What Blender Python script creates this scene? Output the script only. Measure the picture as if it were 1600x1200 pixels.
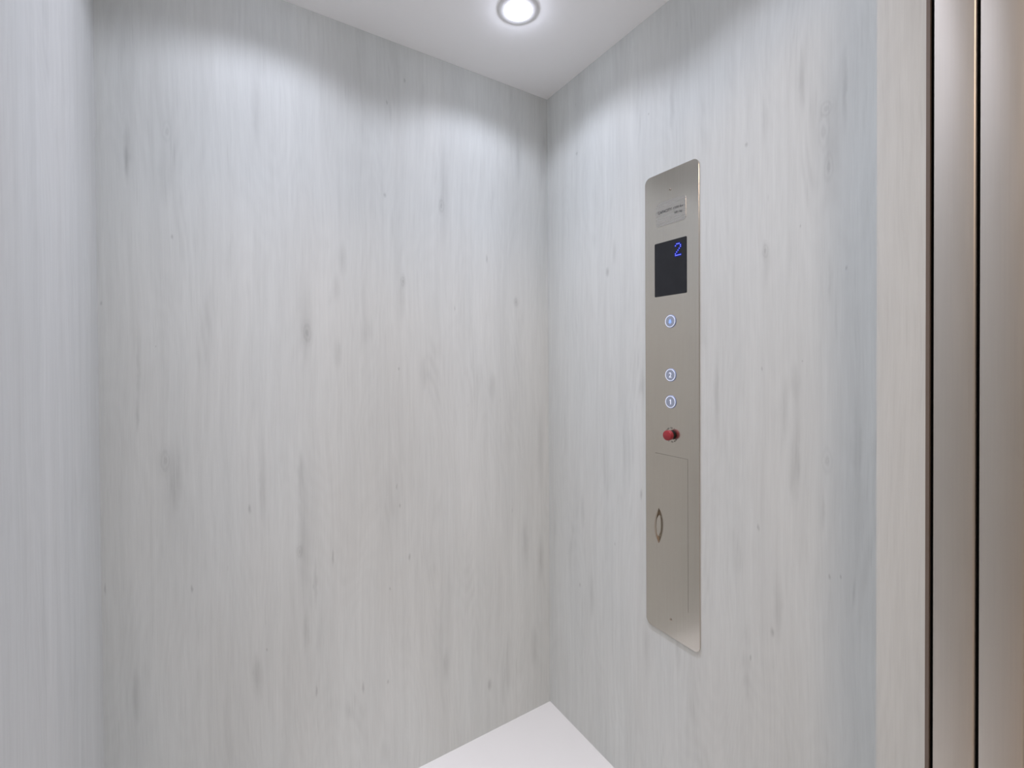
import bpy, bmesh, math
from mathutils import Vector, Matrix
from mathutils.geometry import tessellate_polygon

# ------------------------------------------------------------------ scene
for o in list(bpy.data.objects):
    bpy.data.objects.remove(o, do_unlink=True)
S = bpy.context.scene
COL = S.collection

# ------------------------------------------------------------------ camera
CAM = Vector((-0.96794, -1.28780, 1.21162))
YAW, PITCH, ROLL = 0.564747, -0.008938, -0.005925
FPX, OFFY = 709.496, -29.624
fwd = Vector((math.sin(YAW)*math.cos(PITCH), math.cos(YAW)*math.cos(PITCH), math.sin(PITCH)))
rt0 = Vector((math.cos(YAW), -math.sin(YAW), 0))
up0 = rt0.cross(fwd)
rt = math.cos(ROLL)*rt0 + math.sin(ROLL)*up0
up = -math.sin(ROLL)*rt0 + math.cos(ROLL)*up0
cd = bpy.data.cameras.new('camera')
cam = bpy.data.objects.new('camera', cd)
COL.objects.link(cam)
cd.sensor_fit = 'HORIZONTAL'
cd.sensor_width = 36
cd.lens = FPX/1600*36
cd.shift_y = OFFY/1600
cd.clip_start = 0.01
cam.matrix_world = Matrix(((rt.x, up.x, -fwd.x, CAM.x), (rt.y, up.y, -fwd.y, CAM.y),
                           (rt.z, up.z, -fwd.z, CAM.z), (0, 0, 0, 1)))
S.camera = cam

# ------------------------------------------------------------------ light and exposure
HALL_LIGHT = 0.20           # weak ambient fill for the hall the car door opens on
HALL_LAMP = 21.0            # warm ceiling panel of the hall
LAMP_POWER = 2.60          # the ceiling downlights (built with their fittings below)
LAMP_COLOR = (0.93, 0.962, 1.15)
w = bpy.data.worlds.new('hall_light')
S.world = w
w.use_nodes = True
w.node_tree.nodes['Background'].inputs[0].default_value = (1.0, 0.90, 0.83, 1)
w.node_tree.nodes['Background'].inputs[1].default_value = HALL_LIGHT
vs = S.view_settings
vs.view_transform = 'Standard'
vs.look = 'None'
vs.gamma = 1.0
vs.use_curve_mapping = False
vs.exposure = 0.0

# ------------------------------------------------------------------ sizes (metres)
W = 1.1945                  # car width, rear wall from x = -W to 0
H = 2.13                    # car height
RET0, RET1 = -0.9909, -1.0501   # front return: inner and outer face
JX0, JX1 = -1.10, -0.10     # clear door opening
HEAD = 2.05

# ------------------------------------------------------------------ node helpers
def newmat(name):
    m = bpy.data.materials.new(name)
    m.use_nodes = True
    nt = m.node_tree
    return m, nt, nt.nodes['Principled BSDF']

def N(nt, kind, ins=None, **props):
    n = nt.nodes.new(kind)
    for k, v in props.items():
        setattr(n, k, v)
    for k, v in (ins or {}).items():
        if isinstance(v, bpy.types.NodeSocket):
            nt.links.new(v, n.inputs[k])
        else:
            n.inputs[k].default_value = v
    return n

def M(nt, op, a, b=None, c=None, clamp=False):
    n = nt.nodes.new('ShaderNodeMath')
    n.operation = op
    n.use_clamp = clamp
    for i, v in enumerate((a, b, c)):
        if v is None:
            continue
        if isinstance(v, bpy.types.NodeSocket):
            nt.links.new(v, n.inputs[i])
        else:
            n.inputs[i].default_value = v
    return n.outputs[0]

# pale ash laminate: (u, z, half width, half height, kind) of the printed knots, streaks and flecks
KNOTS_REAR = [
(-1.083,0.990,0.0093,0.0319,'K'),(-1.064,0.959,0.0107,0.0440,'S'),(-1.072,0.916,0.0141,0.0584,'S'),(-0.919,0.852,0.0034,0.0126,'F'),(-0.808,0.720,0.0076,0.0200,'K'),(-0.797,0.771,0.0123,0.1003,'S'),(-0.784,1.288,0.0108,0.0301,'K'),(-0.789,1.322,0.0139,0.0667,'S'),(-0.710,1.233,0.0099,0.0242,'S'),(-0.403,1.686,0.0106,0.0254,'K'),(-0.396,1.730,0.0149,0.0782,'S'),(-0.694,1.490,0.0100,0.0260,'S'),(-0.527,1.445,0.0077,0.0186,'K'),(-0.530,1.407,0.0115,0.0465,'S'),(-0.135,1.410,0.0103,0.0173,'K'),(-0.229,1.126,0.0145,0.0251,'S'),(-0.465,1.173,0.0122,0.0268,'S'),(-1.066,1.499,0.0023,0.0058,'F'),(-0.576,1.686,0.0046,0.0073,'F'),(-0.517,2.030,0.0039,0.0074,'F'),(-0.570,1.951,0.0028,0.0073,'F'),(-0.246,1.543,0.0040,0.0145,'F'),(-1.141,1.676,0.0065,0.0349,'S'),(-1.144,1.655,0.0043,0.0195,'S'),(-1.073,1.736,0.0093,0.0289,'R'),(-1.078,1.634,0.0104,0.0433,'S'),(-0.896,1.846,0.0097,0.0552,'S'),(-0.121,1.912,0.0130,0.0540,'S'),(-0.028,1.886,0.0166,0.0490,'S'),(-0.104,0.584,0.0133,0.0549,'S'),(-0.904,0.423,0.0098,0.0319,'S'),(-1.140,0.481,0.0066,0.0354,'S'),(-0.399,0.277,0.0107,0.0277,'S'),(-0.580,0.293,0.0037,0.0074,'F'),(-0.710,1.411,0.0082,0.0207,'S'),(-0.891,0.903,0.0070,0.0479,'S'),(-0.803,0.923,0.0076,0.0299,'S'),(-0.726,0.688,0.0033,0.0242,'F'),(-0.513,0.637,0.0039,0.0113,'F'),(-0.572,0.559,0.0028,0.0055,'F'),(-0.885,0.491,0.0021,0.0048,'F'),(-0.541,1.191,0.0025,0.0056,'F'),(-0.362,1.376,0.0026,0.0079,'F'),(-1.097,1.249,0.0014,0.0029,'F'),(-1.190,1.340,0.0021,0.0055,'F'),(-1.188,0.728,0.0021,0.0138,'F'),(-1.036,0.686,0.0024,0.0104,'F'),(-1.128,1.194,0.0033,0.0424,'S'),(-1.131,1.095,0.0033,0.0212,'S'),(-0.035,0.906,0.0139,0.0898,'S'),(-0.037,0.524,0.0139,0.0450,'S'),(-0.067,0.219,0.0136,0.0447,'S'),(-0.540,0.793,0.0029,0.0075,'F'),(-0.549,0.850,0.0023,0.0093,'F'),(-0.770,0.630,0.0047,0.0339,'S'),(-0.794,0.511,0.0077,0.0335,'S'),(-0.909,0.444,0.0069,0.0286,'S'),(-0.771,0.341,0.0031,0.0170,'F'),(-0.649,0.302,0.0035,0.0179,'F'),(-0.246,0.154,0.0072,0.0210,'F')]
KNOTS_PANEL_SIDE = [
(-0.877,1.686,0.0129,0.0193,'K'),(-0.873,1.645,0.0108,0.0425,'R'),(-0.882,1.575,0.0085,0.0337,'R'),(-0.887,1.609,0.0147,0.0719,'S'),(-0.722,1.681,0.0036,0.0056,'F'),(-0.763,1.441,0.0067,0.0189,'K'),(-0.764,1.403,0.0067,0.0270,'S'),(-0.911,1.379,0.0020,0.0047,'F'),(-0.885,1.364,0.0043,0.0301,'S'),(-0.832,1.476,0.0018,0.0038,'F'),(-0.755,1.192,0.0020,0.0055,'F'),(-0.823,1.162,0.0084,0.0231,'S'),(-0.834,1.208,0.0014,0.0025,'F'),(-0.879,1.018,0.0097,0.0305,'R'),(-0.819,0.981,0.0097,0.0388,'S'),(-0.870,0.918,0.0055,0.0247,'S'),(-0.883,0.798,0.0022,0.0061,'F'),(-0.901,0.805,0.0016,0.0048,'F'),(-0.777,0.638,0.0039,0.0108,'F'),(-0.788,0.694,0.0090,0.0402,'S'),(-0.748,0.850,0.0028,0.0083,'F'),(-0.730,0.558,0.0029,0.0085,'F'),(-0.422,0.841,0.0045,0.0159,'F'),(-0.178,0.725,0.0092,0.0290,'S'),(-0.322,0.670,0.0031,0.0057,'F'),(-0.164,0.483,0.0038,0.0084,'F'),(-0.221,0.475,0.0117,0.0405,'S'),(-0.439,0.429,0.0133,0.0441,'S'),(-0.542,0.467,0.0096,0.0295,'S'),(-0.431,1.146,0.0067,0.0438,'S'),(-0.295,1.475,0.0080,0.0152,'F'),(-0.158,1.880,0.0047,0.0062,'F'),(-0.528,1.858,0.0078,0.0404,'S'),(-0.834,1.757,0.0070,0.0377,'S'),(-0.762,1.713,0.0067,0.0269,'S'),(-0.908,1.707,0.0051,0.0468,'S'),(-0.825,1.047,0.0072,0.0514,'S'),(-0.929,1.050,0.0078,0.0581,'S'),(-0.801,1.109,0.0075,0.0394,'S'),(-0.453,1.872,0.0026,0.0034,'F'),(-0.324,1.527,0.0077,0.0187,'S'),(-0.650,1.125,0.0065,0.0597,'S')]

def laminate(name, axis, seed, knots, tint=(0.617, 0.632, 0.606)):
    """Pale ash-grain laminate; the grain runs up the wall, `axis` is the horizontal world axis."""
    m, nt, bs = newmat(name)
    tc = N(nt, 'ShaderNodeTexCoord')
    sp = N(nt, 'ShaderNodeSeparateXYZ', {0: tc.outputs['Object']})
    u, z = sp.outputs[axis], sp.outputs[2]
    def noise(fu, fz, det, rough=0.55, off=0.0, dist=0.0):
        v = N(nt, 'ShaderNodeCombineXYZ', {0: M(nt, 'MULTIPLY', u, fu), 1: M(nt, 'MULTIPLY', z, fz), 2: seed + off})
        n = N(nt, 'ShaderNodeTexNoise', {'Vector': v.outputs[0], 'Scale': 1.0, 'Detail': det, 'Roughness': rough, 'Distortion': dist})
        return M(nt, 'SUBTRACT', n.outputs[0], 0.5)
    # the grain drifts sideways a little and bends round the knots
    drift = M(nt, 'MULTIPLY', noise(2.2, 1.7, 2, off=9.0), 0.030)
    wob = M(nt, 'MULTIPLY', noise(60, 28, 2, off=4.0), 0.009)
    u0 = u
    u = M(nt, 'ADD', u, drift)
    broad = noise(9, 0.8, 2, off=1.0)
    mid = noise(38, 1.8, 3, off=2.0)
    streak = noise(140, 4.5, 3, off=3.0)
    fine = noise(620, 18, 2, off=5.0)
    patch = noise(15, 2.8, 3, 0.6, off=6.0)
    cath = noise(8, 1.3, 1, off=12.0)
    val = M(nt, 'MULTIPLY', broad, 0.14)
    val = M(nt, 'MULTIPLY_ADD', mid, 0.16, val)
    val = M(nt, 'MULTIPLY_ADD', streak, 0.12, val)
    val = M(nt, 'MULTIPLY_ADD', fine, 0.09, val)
    # soft dark streak fields wherever patch noise runs high
    hi = N(nt, 'ShaderNodeMapRange', {'Value': patch, 'From Min': 0.06, 'From Max': 0.26, 'To Min': 0.0, 'To Max': 1.0}, interpolation_type='SMOOTHSTEP').outputs[0]
    hs = M(nt, 'MULTIPLY', hi, M(nt, 'ADD', M(nt, 'MULTIPLY', streak, 1.6), 0.55))
    val = M(nt, 'MULTIPLY_ADD', hs, -0.115, val)
    contour = M(nt, 'SINE', M(nt, 'MULTIPLY', cath, 120.0))
    val = M(nt, 'MULTIPLY_ADD', M(nt, 'MULTIPLY', contour, M(nt, 'MULTIPLY_ADD', hi, 0.022, 0.008)), -1.0, val)
    # printed knots
    uw = M(nt, 'ADD', u0, wob)
    pos = N(nt, 'ShaderNodeCombineXYZ', {0: uw, 1: z, 2: 0.0}).outputs[0]
    soft = ring = fleck = None
    def acc(s, x):
        return x if s is None else M(nt, 'ADD', s, x)
    for (ku, kz, a, b, kind) in knots:
        g = {'S': (1.5, 2.5), 'K': (1.6, 1.5), 'R': (1.5, 1.3), 'F': (1.35, 1.35)}[kind]
        a, b = a*g[0], b*g[1]
        q = N(nt, 'ShaderNodeVectorMath', {0: pos, 1: (1/a, 1/b, 0), 2: (-ku/a, -kz/b, 0)}, operation='MULTIPLY_ADD').outputs[0]
        d = N(nt, 'ShaderNodeVectorMath', {0: q}, operation='LENGTH').outputs['Value']
        f = N(nt, 'ShaderNodeMapRange', {'Value': d, 'From Min': 0.0, 'From Max': 1.0, 'To Min': 1.0, 'To Max': 0.0}, interpolation_type='SMOOTHSTEP').outputs[0]
        if kind == 'S':
            soft = acc(soft, f)
        elif kind == 'F':
            fleck = acc(fleck, f)
        else:
            r = M(nt, 'SINE', M(nt, 'MULTIPLY', d, 17.0 if kind == 'K' else 13.0))
            ring = acc(ring, M(nt, 'MULTIPLY', f, r))
            soft = acc(soft, M(nt, 'MULTIPLY', f, 1.25 if kind == 'K' else 0.5))
    if soft is not None:
        grain = M(nt, 'MULTIPLY_ADD', fine, 1.5, M(nt, 'MULTIPLY_ADD', streak, 3.2, 1.0))
        val = M(nt, 'MULTIPLY_ADD', M(nt, 'MULTIPLY', soft, grain), -0.12, val)
    if ring is not None:
        val = M(nt, 'MULTIPLY_ADD', ring, -0.05, val)
    if fleck is not None:
        val = M(nt, 'MULTIPLY_ADD', fleck, -0.24, val)
    # short dark ticks in the grain
    tick = N(nt, 'ShaderNodeMapRange', {'Value': noise(300, 9, 1, off=14.0), 'From Min': 0.10, 'From Max': 0.24, 'To Min': 0.0, 'To Max': 1.0}).outputs[0]
    val = M(nt, 'MULTIPLY_ADD', M(nt, 'MULTIPLY', tick, M(nt, 'MULTIPLY_ADD', hi, 0.7, 0.3)), -0.12, val)
    # tiny pores
    pv = N(nt, 'ShaderNodeCombineXYZ', {0: M(nt, 'MULTIPLY', u, 26.0), 1: M(nt, 'MULTIPLY', z, 7.0), 2: seed + 11})
    vo = N(nt, 'ShaderNodeTexVoronoi', {'Vector': pv.outputs[0], 'Scale': 1.0}, feature='F1')
    pore = N(nt, 'ShaderNodeMapRange', {'Value': vo.outputs['Distance'], 'From Min': 0.02, 'From Max': 0.075, 'To Min': 1.0, 'To Max': 0.0}).outputs[0]
    sel = M(nt, 'GREATER_THAN', N(nt, 'ShaderNodeSeparateColor', {0: vo.outputs['Color']}).outputs[0], 0.80)
    val = M(nt, 'MULTIPLY_ADD', M(nt, 'MULTIPLY', pore, sel), -0.10, val)
    fac = M(nt, 'ADD', val, 1.0)
    hue = noise(6, 1.6, 2, off=8.0)
    cr = N(nt, 'ShaderNodeCombineColor', {
        0: M(nt, 'MULTIPLY', M(nt, 'MULTIPLY_ADD', hue, 0.03*tint[0], tint[0]), fac),
        1: M(nt, 'MULTIPLY', tint[1], fac),
        2: M(nt, 'MULTIPLY', M(nt, 'MULTIPLY_ADD', hue, -0.02*tint[2], tint[2]), fac)})
    nt.links.new(cr.outputs[0], bs.inputs['Base Color'])
    bs.inputs['Roughness'].default_value = 0.55
    bs.inputs['Specular IOR Level'].default_value = 0.12
    bm_ = N(nt, 'ShaderNodeBump', {'Height': fine, 'Strength': 0.10, 'Distance': 0.001})
    nt.links.new(bm_.outputs[0], bs.inputs['Normal'])
    return m

def metal(name, col, rough, grain_axis, aniso=0.0, amp=0.05):
    """Brushed stainless steel, brushed along grain_axis."""
    m, nt, bs = newmat(name)
    tc = N(nt, 'ShaderNodeTexCoord')
    sc = [420.0, 420.0, 420.0]
    sc[grain_axis] = 6.0
    mp = N(nt, 'ShaderNodeMapping', {'Vector': tc.outputs['Object'], 'Scale': sc})
    n = N(nt, 'ShaderNodeTexNoise', {'Vector': mp.outputs[0], 'Scale': 1.0, 'Detail': 3.0})
    v = M(nt, 'SUBTRACT', n.outputs[0], 0.5)
    f = M(nt, 'MULTIPLY_ADD', v, amp*2, 1.0)
    c = N(nt, 'ShaderNodeVectorMath', {0: col, 3: f}, operation='SCALE')
    nt.links.new(c.outputs[0], bs.inputs['Base Color'])
    nt.links.new(M(nt, 'MULTIPLY_ADD', v, 0.12, rough), bs.inputs['Roughness'])
    bs.inputs['Metallic'].default_value = 1.0
    bp = N(nt, 'ShaderNodeBump', {'Height': n.outputs[0], 'Strength': 0.04, 'Distance': 0.0005})
    nt.links.new(bp.outputs[0], bs.inputs['Normal'])
    return m

def plain(name, col, rough=0.5, spec=0.5, metallic=0.0, vary=0.02, scale=40.0, emit=None, estr=0.0):
    m, nt, bs = newmat(name)
    tc = N(nt, 'ShaderNodeTexCoord')
    n = N(nt, 'ShaderNodeTexNoise', {'Vector': tc.outputs['Object'], 'Scale': scale, 'Detail': 3.0})
    f = M(nt, 'MULTIPLY_ADD', M(nt, 'SUBTRACT', n.outputs[0], 0.5), vary*2, 1.0)
    c = N(nt, 'ShaderNodeVectorMath', {0: col, 3: f}, operation='SCALE')
    nt.links.new(c.outputs[0], bs.inputs['Base Color'])
    bs.inputs['Roughness'].default_value = rough
    bs.inputs['Specular IOR Level'].default_value = spec
    bs.inputs['Metallic'].default_value = metallic
    if emit:
        bs.inputs['Emission Color'].default_value = (*emit, 1)
        bs.inputs['Emission Strength'].default_value = estr
    return m

MAT = {}
MAT['rear'] = laminate('ash_laminate_rear', 0, 3.1, KNOTS_REAR)
MAT['panel_side'] = laminate('ash_laminate_panel_side', 1, 17.4, KNOTS_PANEL_SIDE)
MAT['left'] = laminate('ash_laminate_left', 1, 41.7, [], (0.580, 0.588, 0.572))  # same laminate, made darker to stand in for dimmer light on this wall
MAT['return'] = laminate('ash_laminate_return', 1, 63.2, [])
MAT['edge'] = plain('brown_edge_band', (0.16, 0.125, 0.10), 0.45)
MAT['ceiling'] = plain('white_ceiling_panel', (0.95, 0.95, 0.945), 0.6, 0.3, vary=0.01)
MAT['floor'] = plain('pale_floor_tile', (0.66, 0.645, 0.61), 0.45, 0.35, vary=0.02, scale=9)
MAT['hall_paint'] = plain('hall_paint', (0.78, 0.74, 0.69), 0.6, 0.3)
MAT['hall_floor'] = plain('hall_floor', (0.74, 0.67, 0.60), 0.5, 0.3)
MAT['faceplate'] = metal('brushed_steel_faceplate', (0.605, 0.57, 0.512), 0.18, 2)
MAT['plaque'] = metal('brushed_steel_plaque', (0.535, 0.508, 0.468), 0.28, 1)
MAT['door'] = metal('brushed_steel_door', (0.60, 0.56, 0.505), 0.45, 2)
MAT['handle'] = plain('satin_nickel', (0.50, 0.445, 0.38), 0.16, 0.5, 1.0)
MAT['screen'] = plain('smoked_screen', (0.014, 0.015, 0.018), 0.25, 0.35, vary=0.2)
MAT['led'] = plain('blue_led', (0.1, 0.15, 0.9), 0.4, emit=(0.30, 0.38, 1.0), estr=1.15)
MAT['led_glow'] = plain('blue_led_glow', (0.004, 0.004, 0.02), 0.6, 0.05, emit=(0.0, 0.006, 0.40), estr=0.75)
MAT['button'] = plain('button_steel', (0.36, 0.40, 0.50), 0.40, 0.5, 0.4)
MAT['bezel_halo'] = plain('button_bezel_halo', (0.20, 0.26, 0.46), 0.35)  # bezel tinted blue to paint in the halo round the lit ring
MAT['glow'] = plain('lit_white', (0.8, 0.82, 0.9), 0.4, emit=(0.74, 0.80, 1.0), estr=0.42)
MAT['glow_blue'] = plain('lit_blue', (0.3, 0.45, 0.8), 0.4, emit=(0.22, 0.42, 0.95), estr=0.45)
MAT['ink'] = plain('black_engraving', (0.035, 0.033, 0.03), 0.6)
MAT['red'] = plain('red_plastic', (0.30, 0.030, 0.038), 0.35, 0.4)
MAT['black'] = plain('black_plastic', (0.012, 0.010, 0.009), 0.5, 0.2)
MAT['gap_shade_black'] = plain('gap_shade_black_mat', (0.004, 0.004, 0.004), 0.8, 0.1)  # near-black that paints the shade inside the door gaps
MAT['white_trim'] = plain('white_trim', (0.78, 0.78, 0.78), 0.45)
MAT['lens'] = plain('lit_lens', (0.9, 0.9, 0.9), 0.4, emit=(0.95, 0.97, 1.0), estr=2.5)

MAT['warm_lens'] = plain('warm_lit_diffuser', (0.9, 0.87, 0.82), 0.5, emit=(1.0, 0.86, 0.74), estr=1.5)

# ------------------------------------------------------------------ mesh helpers
def obj(name, bm, mat, parent=None, smooth=False):
    bmesh.ops.recalc_face_normals(bm, faces=bm.faces)
    me = bpy.data.meshes.new(name)
    bm.to_mesh(me)
    bm.free()
    me.materials.append(mat)
    if smooth:
        for p in me.polygons:
            p.use_smooth = True
        me.set_sharp_from_angle(angle=math.radians(35))
    o = bpy.data.objects.new(name, me)
    COL.objects.link(o)
    if parent:
        o.parent = parent
    return o

def struct(name, bm, mat, parent=None):
    o = obj(name, bm, mat, parent)
    if parent is None:
        o['kind'] = 'structure'
    return o

def box(bm, x0, x1, y0, y1, z0, z1):
    r = bmesh.ops.create_cube(bm, size=1)
    for v in r['verts']:
        v.co = Vector(((x0+x1)/2 + v.co.x*(x1-x0), (y0+y1)/2 + v.co.y*(y1-y0), (z0+z1)/2 + v.co.z*(z1-z0)))
    return r['verts']

def bevel_all(bm, w, seg=2, vertical_only=False):
    es = [e for e in bm.edges if not vertical_only or abs((e.verts[0].co - e.verts[1].co).normalized().z) > 0.99]
    bmesh.ops.bevel(bm, geom=es, offset=w, segments=seg, affect='EDGES', profile=0.5)

def rrect(a0, a1, b0, b1, r, seg=8):
    """Rounded rectangle outline in (y, z), counter-clockwise."""
    pts = []
    if r <= 0:
        return [(a0, b0), (a1, b0), (a1, b1), (a0, b1)]
    for (ca, cb, s) in ((a1-r, b0+r, -90), (a1-r, b1-r, 0), (a0+r, b1-r, 90), (a0+r, b0+r, 180)):
        for i in range(seg+1):
            t = math.radians(s + 90*i/seg)
            pts.append((ca + r*math.cos(t), cb + r*math.sin(t)))
    return pts

def circle(cy, cz, r, n=40):
    return [(cy + r*math.cos(2*math.pi*i/n), cz + r*math.sin(2*math.pi*i/n)) for i in range(n)]

def inset(pts, d):
    """Shrink a closed convex outline by d."""
    n = len(pts)
    out = []
    for i in range(n):
        p0, p1, p2 = Vector(pts[i-1]), Vector(pts[i]), Vector(pts[(i+1) % n])
        e1, e2 = (p1-p0).normalized(), (p2-p1).normalized()
        n1, n2 = Vector((-e1.y, e1.x)), Vector((-e2.y, e2.x))
        b = (n1+n2)
        b = b/max(b.dot(n1), 1e-6) if b.length > 1e-6 else n1
        out.append(tuple(p1 + b*d))
    return out

def slab(bm, outline, xb, xf, ch=0.0, holes=(), place=None):
    """Plate on the x axis between xb (back) and xf (front), chamfered at the front, with through holes."""
    place = place or (lambda a, b, x: Vector((x, a, b)))
    s = 1 if xb > xf else -1
    def loop(pts, x):
        return [bm.verts.new(place(a, b, x)) for a, b in pts]
    front = inset(outline, ch) if ch else outline
    L0, L1 = loop(outline, xb), loop(outline, xf + s*ch)
    L2 = loop(front, xf) if ch else L1
    def wall(A, B):
        n = len(A)
        for i in range(n):
            bm.faces.new((A[i], A[(i+1) % n], B[(i+1) % n], B[i]))
    wall(L0, L1)
    if ch:
        wall(L1, L2)
    hb, hf = [], []
    for h in holes:
        a, b = loop(h, xb), loop(h, xf)
        wall(a, b)
        hb.append(a); hf.append(b)
    for Lo, Hs, po in ((L0, hb, outline), (L2, hf, front)):
        polys = [[Vector((a, b, 0)) for a, b in po]] + [[Vector((a, b, 0)) for a, b in h] for h in holes]
        flat = list(Lo)
        for h in Hs:
            flat += h
        if not holes:
            bm.faces.new(Lo)
        else:
            for t in tessellate_polygon(polys):
                try:
                    bm.faces.new([flat[i] for i in t])
                except ValueError:
                    pass
    return bm

def lathe(bm, prof, cy, cz, n=40):
    """Revolve (radius, x) profile about the x axis line through (cy, cz)."""
    rings = []
    for r, x in prof:
        if r < 1e-6:
            rings.append([bm.verts.new((x, cy, cz))])
        else:
            rings.append([bm.verts.new((x, cy + r*math.cos(2*math.pi*i/n), cz + r*math.sin(2*math.pi*i/n))) for i in range(n)])
    for A, B in zip(rings, rings[1:]):
        if len(A) == 1 and len(B) == 1:
            continue
        for i in range(n):
            j = (i+1) % n
            if len(A) == 1:
                bm.faces.new((A[0], B[i], B[j]))
            elif len(B) == 1:
                bm.faces.new((A[i], A[j], B[0]))
            else:
                bm.faces.new((A[i], A[j], B[j], B[i]))

def zlathe(bm, prof, cx, cy, n=40):
    """Revolve (radius, z) profile about a vertical line."""
    rings = []
    for r, z in prof:
        if r < 1e-6:
            rings.append([bm.verts.new((cx, cy, z))])
        else:
            rings.append([bm.verts.new((cx + r*math.cos(2*math.pi*i/n), cy + r*math.sin(2*math.pi*i/n), z)) for i in range(n)])
    for A, B in zip(rings, rings[1:]):
        for i in range(n):
            j = (i+1) % n
            if len(A) == 1:
                bm.faces.new((A[0], B[i], B[j]))
            elif len(B) == 1:
                bm.faces.new((A[i], A[j], B[0]))
            else:
                bm.faces.new((A[i], A[j], B[j], B[i]))

def text_bm(body, size, depth=0.0002, bold=0.0, shear=0.0):
    """Flat lettering as mesh in the xy plane, baseline at y = 0."""
    cu = bpy.data.curves.new('lettering', 'FONT')
    cu.body = body
    cu.size = size
    cu.extrude = depth
    cu.offset = bold
    cu.shear = shear
    cu.resolution_u = 4
    t = bpy.data.objects.new('lettering', cu)
    COL.objects.link(t)
    bpy.context.view_layer.update()
    me = bpy.data.meshes.new_from_object(t.evaluated_get(bpy.context.evaluated_depsgraph_get()))
    bm = bmesh.new()
    bm.from_mesh(me)
    bpy.data.objects.remove(t, do_unlink=True)
    bpy.data.curves.remove(cu)
    bpy.data.meshes.remove(me)
    return bm

def fit_text(body, y0, y1, zb, hgt, x, bold=0.0):
    """Lettering on a plane facing -x: from y0 (left) to y1 (right, smaller y), cap height hgt."""
    bm = text_bm(body, 1.0, 0.0, bold)
    xs = [v.co.x for v in bm.verts]
    ys = [v.co.y for v in bm.verts]
    caps = 0.70
    a, b = min(xs), max(xs)
    for v in bm.verts:
        t = (v.co.x - a)/(b - a)
        v.co = Vector((x, y0 + (y1-y0)*t, zb + v.co.y/caps*hgt))
    g = bmesh.ops.extrude_face_region(bm, geom=list(bm.faces))
    for e in g['geom']:
        if isinstance(e, bmesh.types.BMVert):
            e.co.x += 0.0003
    return bm

# ------------------------------------------------------------------ the lift car
T = 0.03
bm = bmesh.new(); box(bm, -W-T, T, 0, T, -T, H+T); struct('wall_back', bm, MAT['rear'])
bm = bmesh.new(); box(bm, 0, T, RET1, 0, -T, H+T); struct('wall_right', bm, MAT['panel_side'])
bm = bmesh.new(); box(bm, -W-T, -W, RET1, 0, -T, H+T); struct('wall_left', bm, MAT['left'])
bm = bmesh.new()
box(bm, JX1, 0, RET1, RET0, 0, H)
box(bm, -W, JX0, RET1, RET0, 0, H)
box(bm, JX0, JX1, RET1, RET0, HEAD, H)
struct('wall_front', bm, MAT['return'])
bm = bmesh.new(); box(bm, -W, 0, RET1, 0, -T, 0); struct('floor', bm, MAT['floor'])

LIGHTS = [(-0.31, -0.29), (-0.885, -0.29), (-0.31, -0.79), (-0.885, -0.79)]
bm = bmesh.new()
slab(bm, [(-W, RET1), (0, RET1), (0, 0), (-W, 0)], H+T, H, 0.0, [circle(x, y, 0.042, 48) for x, y in LIGHTS],
     place=lambda a, b, x: Vector((a, b, x)))
struct('ceiling', bm, MAT['ceiling'])

# brown edge band where the front return meets the door gap
bm = bmesh.new()
box(bm, JX1, JX1+0.010, RET1-0.0043, RET1, 0, HEAD)
struct('trim_1', bm, MAT['edge'])

# parked sliding doors, seen on their leading edges: car door, then landing door
D1 = (-1.1025, -1.0588)
D2 = (-1.1487, -1.1064)
for name, (ya, yb) in (('door_1', D1), ('door_2', D2)):
    bm = bmesh.new()
    box(bm, JX1, JX1+1.0, ya, yb, 0.006, HEAD+0.06)
    for lim, wid in ((0, 0.0028), (1, 0.0009)):
        es = [e for e in bm.edges if abs((e.verts[0].co - e.verts[1].co).normalized().z) > 0.99
              and e.verts[0].co.x < JX1 + 1e-4 and abs(e.verts[0].co.y - (ya, yb)[lim]) < 1e-5]
        bmesh.ops.bevel(bm, geom=es, offset=wid, segments=3, affect='EDGES', profile=0.5)
    o = struct(name, bm, MAT['door'])
    for p in o.data.polygons:
        p.use_smooth = True
    o.data.set_sharp_from_angle(angle=math.radians(40))
    bm = bmesh.new()
    box(bm, JX1+0.006, JX1+0.20, yb+0.0001, yb+0.0036, 0.006, HEAD)
    obj('gap_shade', bm, MAT['gap_shade_black'], o)  # added black strip, stands in for the deep shade in the gap

# landing: door sill, hall wall with its opening, hall floor
bm = bmesh.new(); box(bm, -2.6, 1.4, -1.156, RET1-0.001, -T, 0.0)
struct('trim_2', bm, MAT['door'])
bm = bmesh.new()
box(bm, JX1, 1.4, -1.26, -1.156, 0, 2.7)
box(bm, -2.6, JX0, -1.26, -1.156, 0, 2.7)
box(bm, JX0, JX1, -1.26, -1.156, HEAD, 2.7)
struct('wall_hall', bm, MAT['hall_paint'])
bm = bmesh.new(); box(bm, -2.6, 1.4, -3.6, -1.156, -T, 0.0)
struct('floor_hall', bm, MAT['hall_floor'])
bm = bmesh.new(); box(bm, -2.6, 1.4, -3.6, -1.26, 2.45, 2.48)
struct('ceiling_hall', bm, MAT['ceiling'])

# ------------------------------------------------------------------ things
def thing(name, label, cat, loc=(0, 0, 0), group=None):
    o = bpy.data.objects.new(name, None)
    o.empty_display_size = 0.05
    COL.objects.link(o)
    o.location = loc
    o['label'] = label
    o['category'] = cat
    if group:
        o['group'] = group
    return o

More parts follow.
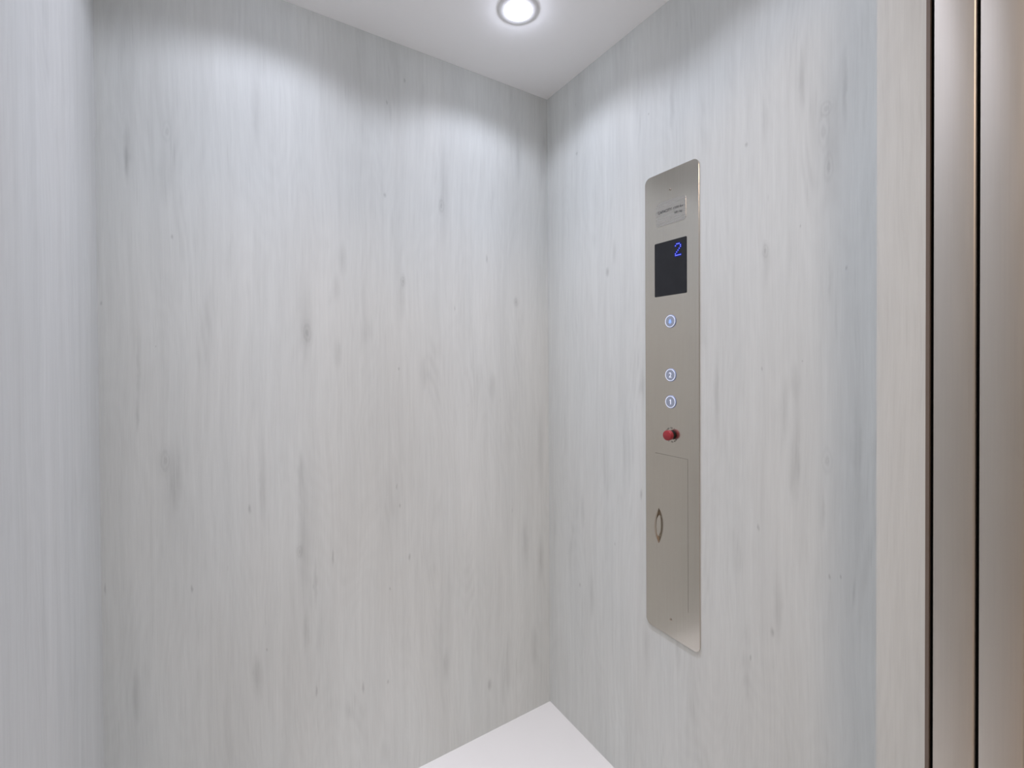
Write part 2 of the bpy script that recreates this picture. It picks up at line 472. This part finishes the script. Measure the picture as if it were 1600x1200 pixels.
# recessed downlights
where = ['nearest the back right corner, beside the control panel wall', 'nearest the back left corner',
         'by the door on the control panel side', 'by the door on the left side']
for (lx, ly), wh in zip(LIGHTS, where):
    root = thing('ceiling_downlight', 'round recessed ceiling downlight ' + wh, 'ceiling light', (lx, ly, H), 'four lift car downlights')
    bm = bmesh.new()
    zlathe(bm, [(0.036, 0.0), (0.037, -0.003), (0.050, -0.0025), (0.054, 0.0)], 0, 0, 48)
    bmesh.ops.translate(bm, verts=bm.verts, vec=(0, 0, -0.0003))
    obj('trim_ring', bm, MAT['white_trim'], root, True)
    bm = bmesh.new()
    zlathe(bm, [(0.036, -0.001), (0.034, 0.024), (0.039, 0.024), (0.0405, 0.0)], 0, 0, 48)
    obj('housing', bm, MAT['white_trim'], root, True)
    bm = bmesh.new()
    zlathe(bm, [(0.0, 0.018), (0.0335, 0.018), (0.0335, 0.022), (0.0, 0.022)], 0, 0, 48)
    obj('lens', bm, MAT['lens'], root, True)
    # the beam: light thrown down inside a 60 degree cut-off, strongest straight below
    ld = bpy.data.lights.new('beam', 'POINT')
    ld.energy = LAMP_POWER*(1.08 if ly > -0.5 else 0.72)   # the pair by the door is a little weaker
    ld.color = LAMP_COLOR
    ld.shadow_soft_size = 0.012
    ld.use_nodes = True
    nt = ld.node_tree
    em = nt.nodes['Emission']
    geo = N(nt, 'ShaderNodeNewGeometry')
    inc = N(nt, 'ShaderNodeSeparateXYZ', {0: geo.outputs['Incoming']})
    c = M(nt, 'MAXIMUM', M(nt, 'MULTIPLY', inc.outputs[2], -1.0), 0.0)
    s2 = M(nt, 'MAXIMUM', M(nt, 'SUBTRACT', 1.0, M(nt, 'MULTIPLY', c, c)), 0.045)
    prof = M(nt, 'POWER', s2, -0.95)
    cut = N(nt, 'ShaderNodeMapRange', {'Value': c, 'From Min': 0.32, 'From Max': 0.60, 'To Min': 0.15, 'To Max': 1.0}, interpolation_type='SMOOTHSTEP').outputs[0]
    nt.links.new(M(nt, 'MULTIPLY', prof, cut), em.inputs['Strength'])
    lo = bpy.data.objects.new('beam', ld)
    COL.objects.link(lo)
    lo.parent = root
    lo.location = (0, 0, -0.012)

# the hall's square ceiling light, behind the camera; it throws warm light low through the doorway
root = thing('hall_ceiling_light', 'square warm white ceiling light in the hall outside the lift door', 'ceiling light', (-1.15, -2.2, 2.45))
bm = bmesh.new()
slab(bm, rrect(-0.31, 0.31, -0.31, 0.31, 0.02), 0.0, -0.03, 0.002, [rrect(-0.29, 0.29, -0.29, 0.29, 0.01)], place=lambda a, b, x: Vector((a, b, x)))
obj('frame', bm, MAT['white_trim'], root)
bm = bmesh.new()
slab(bm, rrect(-0.289, 0.289, -0.289, 0.289, 0.01), -0.005, -0.02, place=lambda a, b, x: Vector((a, b, x)))
obj('diffuser', bm, MAT['warm_lens'], root)
ld = bpy.data.lights.new('glow', 'AREA')
ld.shape = 'SQUARE'
ld.size = 0.56
ld.energy = HALL_LAMP
ld.color = (1.0, 0.78, 0.63)
lo = bpy.data.objects.new('glow', ld)
COL.objects.link(lo)
lo.parent = root
lo.location = (0, 0, -0.034)

# ---- car control panel on the right wall.  q() slides a point measured on the wall along the line of
# sight onto the plane x, where the feature really stands
def q(y, z, x):
    k = (CAM.x - x)/CAM.x
    return CAM.y + (y-CAM.y)*k, CAM.z + (z-CAM.z)*k
XF = -0.003                                    # front of the faceplate
panel = thing('control_panel', 'tall narrow brushed steel lift control panel on the pale wood wall', 'control panel', (0, -0.5214, 0.4959))
PL = Vector((0, -0.5214, 0.4959))
def part(name, bm, mat, parent=None, smooth=False, label=None):
    """A part of the panel, built in room coordinates."""
    bmesh.ops.translate(bm, verts=bm.verts, vec=-PL)
    o = obj(name, bm, mat, parent or panel, smooth)
    if label:
        o['label'] = label
    return o

yL, zT = q(-0.4386, 1.6999, XF)
yR, zB = q(-0.6042, 0.4959, XF)
dyL, dzT = q(-0.4707, 0.9648, XF)
dyR, dzB = q(-0.5713, 0.5835, XF)
outline = rrect(yR, yL, zB, zT, 0.017, 10)
hole = rrect(dyR-0.0006, dyL, dzB, dzT+0.0006, 0)
bm = bmesh.new()
slab(bm, outline, 0.0, XF, 0.0003, [hole])
part('faceplate', bm, MAT['faceplate'])
bm = bmesh.new()
slab(bm, rrect(dyR, dyL, dzB, dzT, 0), -0.0006, XF)
door = part('access_door', bm, MAT['faceplate'])

# bow pull on the access door: solid pointed feet, thin arched grip
hy, hz0 = q(-0.4815, 0.7272, XF)
_, hz1 = q(-0.4815, 0.8200, XF)
hc, hl = (hz0+hz1)/2, (hz1-hz0)/2
bm = bmesh.new()
sag, n = 0.0145, 28
R_ = (hl*hl + sag*sag)/(2*sag)
def arc(z, top):
    return math.sqrt(max(R_*R_ - z*z, 0)) - (R_ - top)
outer, inner = [], []
for i in range(n+1):
    z = -hl + 2*hl*i/n
    t = abs(z)/hl
    o_ = max(arc(z, sag), 0.0)
    ri = 0.62
    i_ = 0.0 if t > ri else (o_ - 0.0019)*min(1.0, ((ri-t)/0.16))**0.5
    wd = 0.0027*(1 - t**3*0.75) + 0.0003
    outer.append((z, o_, wd)); inner.append((z, i_, wd))
rows = []
for (z, o_, wd), (_, i_, _) in zip(outer, inner):
    rows.append([bm.verts.new((XF - o_ - 0.0002, hy + s*wd*k, hc + z)) for s, k in ((-1, 0.75), (1, 0.75))] +
                [bm.verts.new((XF - i_ - 0.0, hy + s*wd, hc + z)) for s, k in ((1, 1), (-1, 1))])
for A, B in zip(rows, rows[1:]):
    for k in range(4):
        bm.faces.new((A[k], A[(k+1) % 4], B[(k+1) % 4], B[k]))
bm.faces.new(rows[0]); bm.faces.new(rows[-1])
part('pull_handle', bm, MAT['handle'], door, True, 'satin nickel bow pull')

# capacity plaque
cx = XF - 0.0007
cyL, czT = q(-0.4752, 1.6225, cx)
cyR, czB = q(-0.5679, 1.5600, cx)
bm = bmesh.new()
slab(bm, rrect(cyR, cyL, czB, czT, 0.009, 8), XF, cx, 0.0003)
plaque = part('capacity_plaque', bm, MAT['plaque'])
lx = cx - 0.0003
def line(body, y0, y1, zb, h, bold):
    a, b = q(y0, zb, lx)
    c, _ = q(y1, zb, lx)
    part('lettering', fit_text(body, a, c, b, h, lx, bold), MAT['ink'], plaque)
line('CAPACITY', -0.4822, -0.5257, 1.5938, 0.0074, 0.006)
line('1500 lbs', -0.5306, -0.5595, 1.5950, 0.0058, 0.006)
line('681 kg', -0.5338, -0.5563, 1.5830, 0.0056, 0.006)

# floor display with its dot-matrix 2
sx = XF - 0.0006
syL, szT = q(-0.4707, 1.5184, sx)
syR, szB = q(-0.5698, 1.3781, sx)
bm = bmesh.new()
slab(bm, rrect(syR, syL, szB, szT, 0.003, 5), XF, sx, 0.0002)
screen = part('display_screen', bm, MAT['screen'], label='dark smoked display screen')
ROWS = [' ### ', '#   #', '    #', '   # ', '  #  ', ' #   ', '#    ', '#####']
y0, z0 = q(-0.5368, 1.4762, sx)
y1, _ = q(-0.5517, 1.4762, sx)
bm = bmesh.new()
for r, row in enumerate(ROWS):
    for c, ch in enumerate(row):
        if ch == '#':
            cy, cz = y0 + (y1-y0)*c/4, z0 + (7-r)*0.00405
            lathe(bm, [(0.00115, sx), (0.00115, sx-0.0002), (0.0, sx-0.0003)], cy, cz, 14)
gl = bmesh.new()
for r, row in enumerate(ROWS):
    for c, ch in enumerate(row):
        if ch == '#':
            lathe(gl, [(0.0034, sx), (0.0033, sx-0.0001 - 0.000002*(r*5+c)), (0.0, sx-0.0001 - 0.000002*(r*5+c))], y0 + (y1-y0)*c/4, z0 + (7-r)*0.00405, 16)
part('digit_glow', gl, MAT['led_glow'], screen, label='deep blue glow around the lit dots')
part('lit_digit', bm, MAT['led'], screen, label='blue dot-matrix floor number 2')

# call buttons
def button(z, glyph, label):
    bx = XF - 0.0022
    by, bz = q(-0.5198, z, bx)
    bm = bmesh.new()
    lathe(bm, [(0.0168, XF), (0.0168, XF-0.0010), (0.0158, bx+0.0002), (0.0, bx+0.0002)], by, bz, 56)
    b = part('call_button', bm, MAT['bezel_halo'], None, True, label)
    bm = bmesh.new()
    lathe(bm, [(0.0138, bx+0.0002), (0.0138, bx-0.0005), (0.0152, bx-0.0005), (0.0152, bx+0.0002)], by, bz, 56)
    part('lit_ring', bm, MAT['glow'], b, True)
    bm = bmesh.new()
    lathe(bm, [(0.0137, bx+0.0002), (0.0133, bx-0.0002), (0.0, bx-0.0003)], by, bz, 56)
    part('cap', bm, MAT['button'], b, True)
    gx = bx - 0.0005
    if glyph == 'bell':
        bm = bmesh.new()
        pts = [(-0.0052, -0.0040), (0.0052, -0.0040), (0.0040, -0.0024), (0.0034, 0.0010), (0.0022, 0.0040),
               (0.0007, 0.0052), (-0.0007, 0.0052), (-0.0022, 0.0040), (-0.0034, 0.0010), (-0.0040, -0.0024)]
        slab(bm, [(by + a, bz + c) for a, c in pts], gx+0.0003, gx)
        slab(bm, circle(by, bz-0.0056, 0.0013, 12), gx+0.0003, gx)
        part('bell_symbol', bm, MAT['glow_blue'], b)
    else:
        if glyph == '2':
            bm = fit_text(glyph, by + 0.0039, by - 0.0039, bz - 0.0064, 0.0128, gx, 0.012)
        else:
            bm = bmesh.new()
            slab(bm, [(by - a, bz + c) for a, c in ((0.0022, -0.0064), (0.0022, 0.0064), (0.0004, 0.0064), (-0.0024, 0.0044), (-0.0024, 0.0024), (-0.0002, 0.0036), (-0.0002, -0.0064))], gx+0.0003, gx)
        part('numeral', bm, MAT['glow'], b)
button(1.3111, 'bell', 'topmost round button, blue symbol')
button(1.1731, '2', 'round button numbered 2')
button(1.1039, '1', 'round button numbered 1')

# emergency stop push-pull knob with its ring of lettering
ky, kz = q(-0.5228, 1.0194, XF)
bm = bmesh.new()
lathe(bm, [(0.0, XF), (0.0112, XF), (0.0112, XF-0.0052), (0.0095, XF-0.0064), (0.0095, XF-0.0090), (0.0, XF-0.0090)], ky, kz, 40)
stem = part('stop_knob', bm, MAT['black'], None, True, 'red emergency stop knob on black collar')
bm = bmesh.new()
lathe(bm, [(0.0, XF-0.0062), (0.0118, XF-0.0062), (0.0126, XF-0.0072), (0.0128, XF-0.0165), (0.0122, XF-0.0180), (0.0108, XF-0.0188), (0.0, XF-0.0190)], ky, kz, 48)
part('cap', bm, MAT['red'], stem, True, 'red cap')
def arc_text(body, r, ang0, ang1, hgt, flip):
    """Letters along a circle round the knob; angles in degrees, 90 = up, y decreasing to the right."""
    bm = bmesh.new()
    n = len(body)
    for i, ch in enumerate(body):
        if ch == ' ':
            continue
        a = math.radians(ang0 + (ang1-ang0)*i/(n-1))
        l = text_bm(ch, hgt/0.70, 0.00012, 0.0001)
        xs = [v.co.x for v in l.verts]
        mid = (min(xs)+max(xs))/2
        u_ = Vector((math.sin(a), -math.cos(a)))*(1 if not flip else -1)   # reading direction (right, up)
        n_ = Vector((math.cos(a), math.sin(a)))*(1 if not flip else -1)    # letter up
        rr = r if not flip else r + hgt
        for v in l.verts:
            p = Vector((math.cos(a), math.sin(a)))*rr + u_*(v.co.x-mid) + n_*v.co.y
            v.co = Vector((XF - 0.0001 + v.co.z*0.8, ky - p.x, kz + p.y))
        me = bpy.data.meshes.new('t'); l.to_mesh(me); l.free()
        bm.from_mesh(me); bpy.data.meshes.remove(me)
    return bm
part('lettering', arc_text('PUSH TO STOP', 0.0160, 150, 30, 0.0034, False), MAT['ink'])
part('lettering', arc_text('PULL TO RUN', 0.0160, 212, 328, 0.0034, True), MAT['ink'])

# fixing screws, top and bottom
for y, z in ((-0.5209, 1.6481), (-0.5195, 0.5412)):
    a, b = q(y, z, XF)
    bm = bmesh.new()
    lathe(bm, [(0.0, XF+0.001), (0.0034, XF+0.001), (0.0034, XF-0.0004), (0.0026, XF-0.0010), (0.0012, XF-0.0011), (0.0012, XF-0.0003), (0.0, XF-0.0003)], a, b, 20)
    part('screw', bm, MAT['handle'], None, True)
